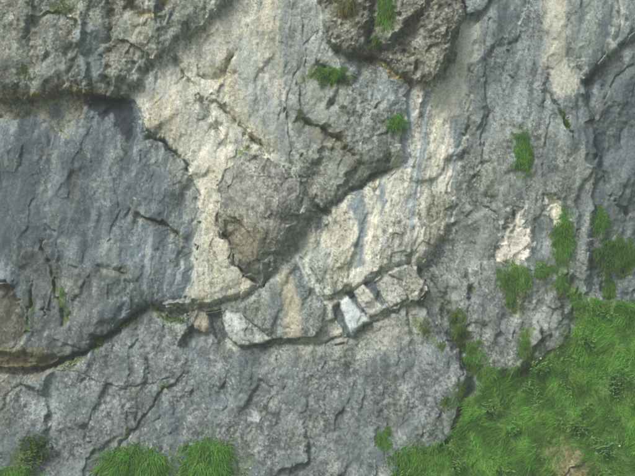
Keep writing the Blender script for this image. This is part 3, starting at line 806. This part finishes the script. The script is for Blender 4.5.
def blade_cols(n, x, y, brown=0.0, tone=1.0, s=0):
    k = rng.integers(0, len(GL), n)
    c = GL[k] * rng.uniform(0.85, 1.15, (n, 1)) * tone
    lowf = fbm(np.asarray(x), np.asarray(y), 16, 2, 201 + s)
    c = c * (1.12 + 0.45 * lowf)[:, None]
    b = rng.random(n) < brown
    c[b] = BROWN[rng.integers(0, 2, b.sum())] * rng.uniform(0.7, 1.2, (b.sum(), 1))
    return np.clip(c, 0.004, 0.9)

def tuft(px, py, rx, ry, n, label, L=0.5, hang=0.8, brown=0.05, tone=1.0, out=0.3, group="grass tufts growing on the cliff", name="grass_tuft", cat="grass tuft", poly=None, W=0.015):
    L = L * 0.74; n = int(n * 1.5)
    a = rng.uniform(0, 2 * np.pi, n); r = np.sqrt(rng.random(n))
    ncl = max(4, n // 26); ca = rng.uniform(0, 2 * np.pi, ncl); cr = np.sqrt(rng.random(ncl)) * 0.92
    k = rng.integers(0, ncl, n)
    ex = cr[k] * np.cos(ca[k]) + 0.24 * rng.normal(size=n); ey = cr[k] * np.sin(ca[k]) + 0.22 * rng.normal(size=n)
    x = px + ex * rx * (1 + 0.2 * perlin(a * 2, a * 0 + px)); Lp = L / S
    y = py + ey * ry - Lp * 0.30 * hang
    cut = rng.random(n) > sm(0.35, 1.25, np.hypot(ex, ey) + 0.9 * perlin(x / 5.5, y / 7.0, 13))
    ex, ey, x, y, k, n = ex[cut], ey[cut], x[cut], y[cut], k[cut], int(cut.sum()); p = on_wall(x, y)
    rr = np.clip(1 - ex ** 2 - ey ** 2, 0, 1)
    p[:, 1] -= out * min(rx, ry) * S * np.sqrt(rr) * rng.uniform(0.2, 1.0, n) - 0.03
    cd = rng.normal(size=(ncl, 3)) * 0.35
    d = np.stack([0.55 * ex, -0.75 - 0 * ex, 0.45 + 0 * ey], 1) + rng.normal(size=(n, 3)) * 0.38 + 1.5 * cd[k]
    d /= np.linalg.norm(d, axis=1, keepdims=True)
    dr = np.stack([0.1 * ex, 0 * ex + 0.25, -hang * rng.uniform(0.6, 1.3, n)], 1)
    Ls = L * rng.uniform(0.5, 1.15, n)
    c = blade_cols(n, x, y, brown, tone, int(px) % 7)
    low = rng.random(n) < sm(0.2, 1.0, ey) * brown * 3
    c[low] = BROWN[rng.integers(0, 2, low.sum())] * rng.uniform(0.6, 1.1, (low.sum(), 1))
    o = blades(name, p, d, Ls, np.full(n, W * 0.8) * rng.uniform(0.7, 1.3, n), dr, c)
    return tag(o, label, cat, group)

tuft(331, 76, 19.8, 11.4, 3442, "rounded cushion of grass on the mottled grey bulge, brown beneath", 0.28, 0.5, 0.12, 1.0, 0.5)
tuft(396, 124, 10.6, 11.4, 1606, "small bright grass tuft beside the top of the streaked cream face", 0.23, 0.7, 0.03, 1.1)
tuft(386, 13, 9.2, 20.2, 2295, "tall hanging grass tuft at the top edge, on the dark outcrop", 0.33, 1.0, 0.08, 0.95)
tuft(374, 43, 7.9, 8.9, 963, "small grass tuft beneath the tall hanging one on the dark outcrop", 0.20, 0.8, 0.1, 0.9)
tuft(345, 8, 13.4, 8.8, 714, "thin brownish grass fringe at the top left of the dark outcrop", 0.31, 1.0, 0.6, 0.8)
tuft(523, 153, 10.6, 27.8, 3442, "long upright oval grass tuft alone on the grey right face", 0.27, 0.8, 0.04, 1.0)
tuft(563, 238, 11.9, 32.9, 3901, "tall grass tuft hanging below the smaller white scar", 0.33, 0.9, 0.04, 0.95)
tuft(514, 279, 18.5, 19.0, 3442, "ragged grass tuft hanging below the larger white scar", 0.34, 1.0, 0.12, 0.9)
tuft(511, 300, 6.6, 15.2, 803, "thin trailing grass wisp under the ragged hanging tuft", 0.28, 1.0, 0.2, 0.85)
tuft(545, 271, 14.5, 11.4, 1836, "short round grass tuft between the two hanging tufts", 0.27, 0.7, 0.05, 0.95)
tuft(599, 222, 9.2, 16.4, 1836, "narrow slanting grass tuft high in the far right rock", 0.27, 0.8, 0.03, 0.9)
tuft(619, 258, 25.1, 21.5, 5508, "broad dark grass clump in the far right rock", 0.34, 0.8, 0.04, 0.8)
tuft(609, 292, 6.6, 17.7, 1147, "thin trailing grass under the broad dark clump", 0.31, 1.0, 0.06, 0.8)
tuft(632, 316, 6.6, 12.6, 803, "small grass tuft at the far right above the slope", 0.27, 0.8, 0.04, 0.85)
tuft(384, 439, 9.2, 15.2, 1836, "single green tuft low on the rough grey slab", 0.25, 0.8, 0.05, 1.05)
tuft(445, 403, 6.6, 8.9, 642, "dull little grass tuft near the right edge of the slab", 0.17, 0.7, 0.25, 0.85)
tuft(524, 345, 7.9, 19.0, 1721, "yellowish grass strip running down the speckled buttress", 0.23, 1.0, 0.15, 1.0)
tuft(472, 289, 3.3, 6.3, 252, "tiny grass tuft at the top of the gully", 0.16, 0.8, 0.05, 0.95)
tuft(300, 116, 4.0, 6.3, 252, "tiny dark grass tuft left of the mottled grey bulge", 0.14, 0.8, 0.1, 0.7)
tuft(343, 107, 6.6, 3.8, 275, "small flat moss cushion below the rounded grass cushion", 0.10, 0.5, 0.15, 0.65)
tuft(24, 71, 7.9, 7.6, 596, "faint round grass tuft on the upper left overhang", 0.14, 0.6, 0.2, 0.8)
tuft(63, 8, 17.2, 7.6, 963, "mossy grass patch at the top of the upper left overhang", 0.14, 0.6, 0.3, 0.7)
tuft(62, 292, 4.0, 11.4, 550, "narrow green tuft in the upright crack of the left slab", 0.14, 0.8, 0.05, 0.95)
tuft(68, 313, 4.0, 5.1, 206, "tiny green tuft below the narrow one in the left slab", 0.11, 0.7, 0.1, 0.8)
tuft(33, 312, 2.6, 15.2, 298, "wispy moss line in the crack beside the dark hollow", 0.10, 0.8, 0.15, 0.75)
tuft(458, 330, 9.2, 22.8, 2983, "mossy grass filling the upper gully beside the slab", 0.22, 0.9, 0.25, 0.8)
tuft(473, 358, 13.2, 21.5, 3901, "leafy green tuft at the bottom of the gully", 0.23, 0.9, 0.08, 0.95)
tuft(426, 327, 7.9, 10.1, 344, "sparse brownish tuft at the top right of the slab", 0.14, 0.8, 0.45, 0.8)
tuft(134, 469, 36, 21, 7000, "wide mound of long grass at the foot of the slab", 0.74, 0.7, 0.03, 1.0, group="grass mounds at the foot of the slab", name="grass_mound", cat="grass mound", W=0.024)
tuft(206, 465, 25, 25, 5600, "arching grass mound right of the widest one at the foot of the slab", 0.66, 0.7, 0.03, 1.05, group="grass mounds at the foot of the slab", name="grass_mound", cat="grass mound", W=0.024)
tuft(14, 474, 24.6, 6.6, 1530, "low grass mound in the bottom left corner", 0.35, 0.7, 0.03, 1.05, group="grass mounds at the foot of the slab", name="grass_mound", cat="grass mound", W=0.022)
tuft(242, 472, 9.0, 6.6, 272, "sparse dark tuft right of the grass mounds", 0.16, 0.7, 0.3, 0.7)
tuft(424, 460, 33.6, 12.1, 7140, "fringe of bright grass where the slab meets the slope", 0.40, 0.8, 0.05, 1.05, group="grass mounds at the foot of the slab", name="grass_mound", cat="grass mound", W=0.024)

tuft(487, 376, 12, 10, 1500, "spreading grass patch where the gully opens onto the slope", 0.3, 0.9, 0.08, 0.95)
tuft(459, 398, 7, 16, 900, "loose grass along the lower right edge of the slab", 0.3, 0.9, 0.2, 0.9)
tuft(561, 285, 8, 12, 900, "ragged grass at the top corner of the slope beside the buttress", 0.3, 0.9, 0.08, 0.95)
tuft(442, 346, 5, 9, 260, "faint thin grass halfway up the gully rim", 0.18, 0.8, 0.35, 0.8)

# moss strips lying in the long crack
for i, (x0, y0, x1, y1, n, text) in enumerate(((97, 346, 112, 334, 260, "dark moss strip in the middle of the long diagonal crack"),
                                               (116, 331, 137, 316, 260, "dark moss strip in the upper end of the long diagonal crack"),
                                               (62, 367, 84, 356, 150, "thin moss strip in the lower end of the long diagonal crack"),
                                               (158, 315, 186, 321, 200, "green moss strip along the pale top edge of the slab"),
                                               (559, 108, 571, 128, 120, "thin moss line in the slanting crack of the right face"))):
    t = rng.random(n); x = x0 + (x1 - x0) * t + rng.normal(size=n) * 1.2; y = y0 + (y1 - y0) * t + rng.normal(size=n) * 1.2
    p = on_wall(x, y); p[:, 1] -= 0.01
    d = rng.normal(size=(n, 3)) * 0.6 + np.array([0, -0.8, 0.2]); d /= np.linalg.norm(d, axis=1, keepdims=True)
    tag(blades("moss_strip", p, d, rng.uniform(0.05, 0.13, n), np.full(n, 0.03), np.tile([0, 0, -0.3], (n, 1)), blade_cols(n, x, y, 0.2, 0.65)), text, "moss", "moss strips in the cracks")

# long grass of the slope: too many blades to count
def slope_grass(N=190000):
    x = rng.uniform(385, 690, N); y = rng.uniform(285, 560, N)
    P = np.array(P_L, float)
    d = sdf(P_L, x.astype(np.float32), y.astype(np.float32), pad=200)
    i = np.searchsorted(AX, x).clip(0, NX - 1); j = np.searchsorted(AY, y).clip(0, NY - 1)
    fringe = d < rng.exponential(3.2, N) * (1 + 2.2 * np.clip(fbm(x, y, 14, 2, 251) + 0.1, 0, 1)) * ((x < 575) | (y > 300))
    keep = fringe & (rng.random(N) > 0.80 * mEarth[j, i])
    x, y, i, j = x[keep], y[keep], i[keep], j[keep]; n = len(x)
    # comb the blades into tussocks
    ts, te, tr, tb = cells(x + 5 * perlin(x / 20, y / 20, 3), y + 5 * perlin(x / 20, y / 20, 9), 13, 15)
    keep = rng.random(n) < 0.5 + 0.5 * (tb < 0.55)
    x, y, i, j, tr, tb = [q[keep] for q in (x, y, i, j, tr, tb)]; n = len(x)
    p = np.stack([(x - CX) * S, -H[j, i] + 0.03, ZC + (CY - y) * S], -1)
    ang = 2 * np.pi * tr + 1.2 * perlin(x / 35, y / 35, 5)
    d0 = np.stack([0.45 * np.cos(ang) - 0.15, -0.45 + 0 * ang, 0.65 + 0.2 * np.sin(ang)], 1) + rng.normal(size=(n, 3)) * 0.24
    d0 /= np.linalg.norm(d0, axis=1, keepdims=True)
    dr = np.stack([0.35 * np.cos(ang) - 0.2, -0.25 + 0 * ang, -0.85 * rng.uniform(0.6, 1.3, n)], 1)
    L = (0.22 + 0.20 * tr) * rng.uniform(0.6, 1.2, n)
    c = blade_cols(n, x, y, 0.03, 1.12, 3)
    c *= (0.75 + 0.5 * ((tr * 7.3) % 1))[:, None]
    lowf = sm(0.1, 0.5, fbm(x, y, 30, 2, 231))[:, None]
    c = c * (1 - 0.25 * lowf * np.array([0.2, 0.6, 0.2]))
    c = c * (1.08 + 0.5 * np.clip(fbm(x, y, 22, 2, 241), -0.6, 0.8))[:, None]
    dead = rng.random(n) < 0.6 * sm(16, 2, -sdf([(540, 432), (566, 428), (576, 460), (566, 500), (536, 490)], x.astype(np.float32), y.astype(np.float32)) * -1) * 0.5
    c[dead] = BROWN[rng.integers(0, 2, dead.sum())]
    o = blades("long_grass", p, d0, L, rng.uniform(0.010, 0.018, n), dr, c)
    tag(o, "long green grass arching over the steep slope", kind="stuff")
slope_grass()

# broad-leaved plants in the slope grass
def leafy(px, py, r, nl, label, col, group="broad-leaved plants in the slope grass"):
    base = on_wall(px, py)
    root = bpy.data.objects.new("leafy_plant", None); root.location = base; C.objects.link(root)
    tag(root, label, "plant", group)
    vs_, lp, tt, cc = [], [], [], []
    sv, sl, stt = [], [], []
    for k in range(nl):
        a = rng.uniform(0, 2 * np.pi); rad = r * S * math.sqrt(rng.random())
        hgt = rng.uniform(0.25, 0.6)
        c = np.array([rad * math.cos(a), -0.25 - hgt * 0.6 + 0.1 * rad, 0.15 + rad * math.sin(a) * 0.8 + hgt * 0.3])
        az = rng.uniform(0, 2 * np.pi); ln = rng.uniform(0.10, 0.20); wd = ln * rng.uniform(0.3, 0.45)
        d = np.array([math.cos(az), -0.4, 0.5 * math.sin(az)]); d /= np.linalg.norm(d)
        s = np.cross(d, [0.1, -0.6, 0.8]); s /= np.linalg.norm(s); up = np.cross(s, d)
        o = len(vs_)
        vs_ += [c, c + d * ln * .35 + s * wd * .5, c + d * ln * .4 - up * wd * .15, c + d * ln * .35 - s * wd * .5,
                c + d * ln * .7 + s * wd * .38, c + d * ln * .75 - up * wd * .2, c + d * ln * .7 - s * wd * .38, c + d * ln - up * wd * .3]
        for f in ((0, 1, 2), (0, 2, 3), (1, 4, 5, 2), (2, 5, 6, 3), (4, 7, 5), (5, 7, 6)):
            lp += [o + q for q in f]; tt.append(len(f))
        tone = rng.uniform(0.8, 1.25); cc += [lin(col) * tone] * 8
        o = len(sv); w = 0.006
        sv += [np.array([-w, 0.02, 0]), np.array([w, 0.02, 0]), c + np.array([w, 0, 0]), c - np.array([w, 0, 0])]
        sl += [o, o + 1, o + 2, o + 3]; stt.append(4)
    link("leaves", make_mesh("leaves", np.array(vs_), lp, np.concatenate([[0], np.cumsum(tt)[:-1]]), tt, LEAF, np.array(cc)), root)
    link("stems", make_mesh("stems", np.array(sv), sl, np.concatenate([[0], np.cumsum(stt)[:-1]]), stt, LEAF, np.tile(lin((90, 120, 60)), (len(sv), 1))), root)
for a in ((489, 414, 9, 60, "bluish broad-leaved plant in the grass beside the slab edge", (108, 150, 84)),
          (612, 392, 14, 110, "widest bluish leafy plant in the grass near the right edge", (108, 152, 86)),
          (575, 430, 9, 50, "grey green leafy plant above the bare earth patch", (106, 148, 80)),
          (601, 452, 12, 80, "leafy plant with pale leaves right of the bare earth patch", (114, 154, 90)),
          (585, 345, 9, 50, "leafy plant high in the grass beside the speckled buttress", (112, 160, 80)),
          (538, 372, 9, 40, "leafy plant under the lower edge of the speckled buttress", (118, 162, 84)),
          (455, 470, 8, 40, "leafy plant low in the grass close to the slab foot", (112, 158, 80))):
    leafy(*a)
leafy(38, 452, 15, 260, "dark bushy shrub against the rock in the bottom left corner", (70, 104, 44), group=None)
leafy(30, 466, 12, 120, "lighter leafy plant beneath the dark shrub in the bottom left corner", (96, 130, 62), group=None)

def weeds(N=2600):
    # low broad leaves scattered through the grass in drifts
    x = rng.uniform(400, 650, N * 6); y = rng.uniform(300, 490, N * 6)
    w = fbm(x, y, 18, 3, 261)
    i = np.searchsorted(AX, x).clip(0, NX - 1); j = np.searchsorted(AY, y).clip(0, NY - 1)
    keep = (LAB[j, i] == 18) & (w > 0.22); x, y, i, j = x[keep][:N], y[keep][:N], i[keep][:N], j[keep][:N]; n = len(x)
    c = np.stack([(x - CX) * S, -H[j, i] - rng.uniform(0.12, 0.34, n), ZC + (CY - y) * S + rng.uniform(0.05, 0.2, n)], -1)
    az = rng.uniform(0, 2 * np.pi, n); d = np.stack([np.cos(az), -0.5 + 0 * az, 0.6 * np.sin(az)], 1); d /= np.linalg.norm(d, axis=1, keepdims=True)
    sv = np.cross(d, np.stack([0.1 + 0 * az, -0.6 + 0 * az, 0.8 + 0 * az], 1)); sv /= np.linalg.norm(sv, axis=1, keepdims=True)
    up = np.cross(sv, d); ln = rng.uniform(0.07, 0.17, n)[:, None]; wd = ln * rng.uniform(0.35, 0.6, (n, 1))
    v = np.stack([c, c + d * ln * .45 + sv * wd * .5, c + d * ln - up * wd * .3, c + d * ln * .45 - sv * wd * .5], 1).reshape(-1, 3)
    lp = (np.arange(n)[:, None] * 4 + np.array([[0, 1, 2, 0, 2, 3]])).ravel()
    pal = np.array([lin(q) for q in ((104, 156, 70), (112, 158, 84), (92, 142, 60), (122, 160, 80))])
    cc = np.repeat(pal[rng.integers(0, 4, n)] * rng.uniform(0.8, 1.2, (n, 1)), 4, 0)
    tag(link("weeds", make_mesh("weeds", v, lp, np.arange(2 * n) * 3, np.full(2 * n, 3), LEAF, cc)), "low broad-leaved weeds scattered through the slope grass", kind="stuff")
weeds()

def flower(px, py, label):
    b = on_wall(px, py); root = bpy.data.objects.new("white_flower", None); root.location = b; C.objects.link(root)
    tag(root, label, "flower", "white flowers in the grass")
    top = np.array([0.02, -0.55, 0.35])
    v = [(-.006, 0, 0), (.006, 0, 0), tuple(top + [.005, 0, 0]), tuple(top - [.005, 0, 0])]
    link("stem", make_mesh("stem", np.array(v), [0, 1, 2, 3], [0], [4], LEAF, np.tile(lin((90, 130, 60)), (4, 1))), root)
    for k in range(6):
        a = k * math.pi / 3 + 0.2
        u = np.array([math.cos(a), -0.35, math.sin(a)]); s = np.array([-math.sin(a), 0, math.cos(a)])
        v = np.array([top, top + u * .028 + s * .012, top + u * .045, top + u * .028 - s * .012])
        link("petal", make_mesh("petal", v, [0, 1, 2, 3], [0], [4], PETAL), root)
flower(538, 366, "white flower in the grass just below the speckled buttress")
flower(616, 453, "white flower in the grass to the right of the bare earth")

# ------------------------------------------------------------------ steel cable on its anchors
def tube(name, pts, r, mat, parent=None, seg=6):
    P = np.array(pts, float); n = len(P)
    vs_ = []
    for i in range(n):
        t = P[min(i + 1, n - 1)] - P[max(i - 1, 0)]; t /= np.linalg.norm(t)
        a = np.cross(t, [0, 0.3, 1]); a /= np.linalg.norm(a); b = np.cross(t, a)
        for k in range(seg):
            q = 2 * math.pi * k / seg
            vs_.append(P[i] + r * (math.cos(q) * a + math.sin(q) * b))
    f = []
    for i in range(n - 1):
        for k in range(seg):
            f += [i * seg + k, i * seg + (k + 1) % seg, (i + 1) * seg + (k + 1) % seg, (i + 1) * seg + k]
    tot = [4] * ((n - 1) * seg) + [seg, seg]
    f += list(range(seg))[::-1] + [(n - 1) * seg + k for k in range(seg)]
    return link(name, make_mesh(name, np.array(vs_), f, np.concatenate([[0], np.cumsum(tot)[:-1]]), tot, mat), parent)

def cable(anchors, label, off=0.2):
    root = bpy.data.objects.new("steel_cable", None); C.objects.link(root)
    tag(root, label, "cable", "safety cable along the cliff")
    A = [on_wall(*a) for a in anchors]
    tops = [p + np.array([0, -off, 0]) for p in A]
    path = []
    for a, b in zip(tops[:-1], tops[1:]):
        for t in np.linspace(0, 1, 12)[:-1]:
            q = a + (b - a) * t; q = q + np.array([0, 0, -0.02 * math.sin(math.pi * t)]); path.append(q)
            h = height_at(CX + q[0] / S, CY - (q[2] - ZC) / S)
            q[1] = min(q[1], -h - 0.03)
    path.append(tops[-1])
    tube("rope", path, 0.0065, STEEL, root)
    for p, t in zip(A, tops):
        tube("anchor_bolt", [p + [0, 0.06, 0], t + [0, -0.02, 0]], 0.018, STEEL, root)
cable([(455, 228), (503, 200.5), (527, 186.6), (547, 164.4), (563, 160)], "thin steel safety cable rising across the grey right face")
cable([(206, 313), (222, 310)], "short steel cable crossing the dark notch in the ledge")
cable([(363, 290), (378, 283)], "short steel cable over the dark recess under the streaked lip")
# ------------------------------------------------------------------ thin even haze, added to lift the dark tones
hx, y0, y1, z0, z1 = 152.0, -DIST - 20, 14.0, -5.0, ZC + 24.0
hv = np.array([(x, y, z) for x in (-hx, hx) for y in (-151.5, y1) for z in (z0, z1)])
hf = [0, 1, 3, 2, 4, 6, 7, 5, 0, 4, 5, 1, 2, 3, 7, 6, 0, 2, 6, 4, 1, 5, 7, 3]
hm, hn, hl = nodes_of("haze_air")
hn.remove(hn["Principled BSDF"])
pv = hn.new("ShaderNodeVolumePrincipled"); pv.inputs["Color"].default_value = (0.92, 0.97, 0.95, 1); pv.inputs["Density"].default_value = 0.0013
hl.new(pv.outputs[0], hn["Material Output"].inputs["Volume"])
tag(link("haze", make_mesh("haze", hv, hf, np.arange(6) * 4, [4] * 6, hm, smooth=False)), kind="stuff")
print("verts", NX * NY)
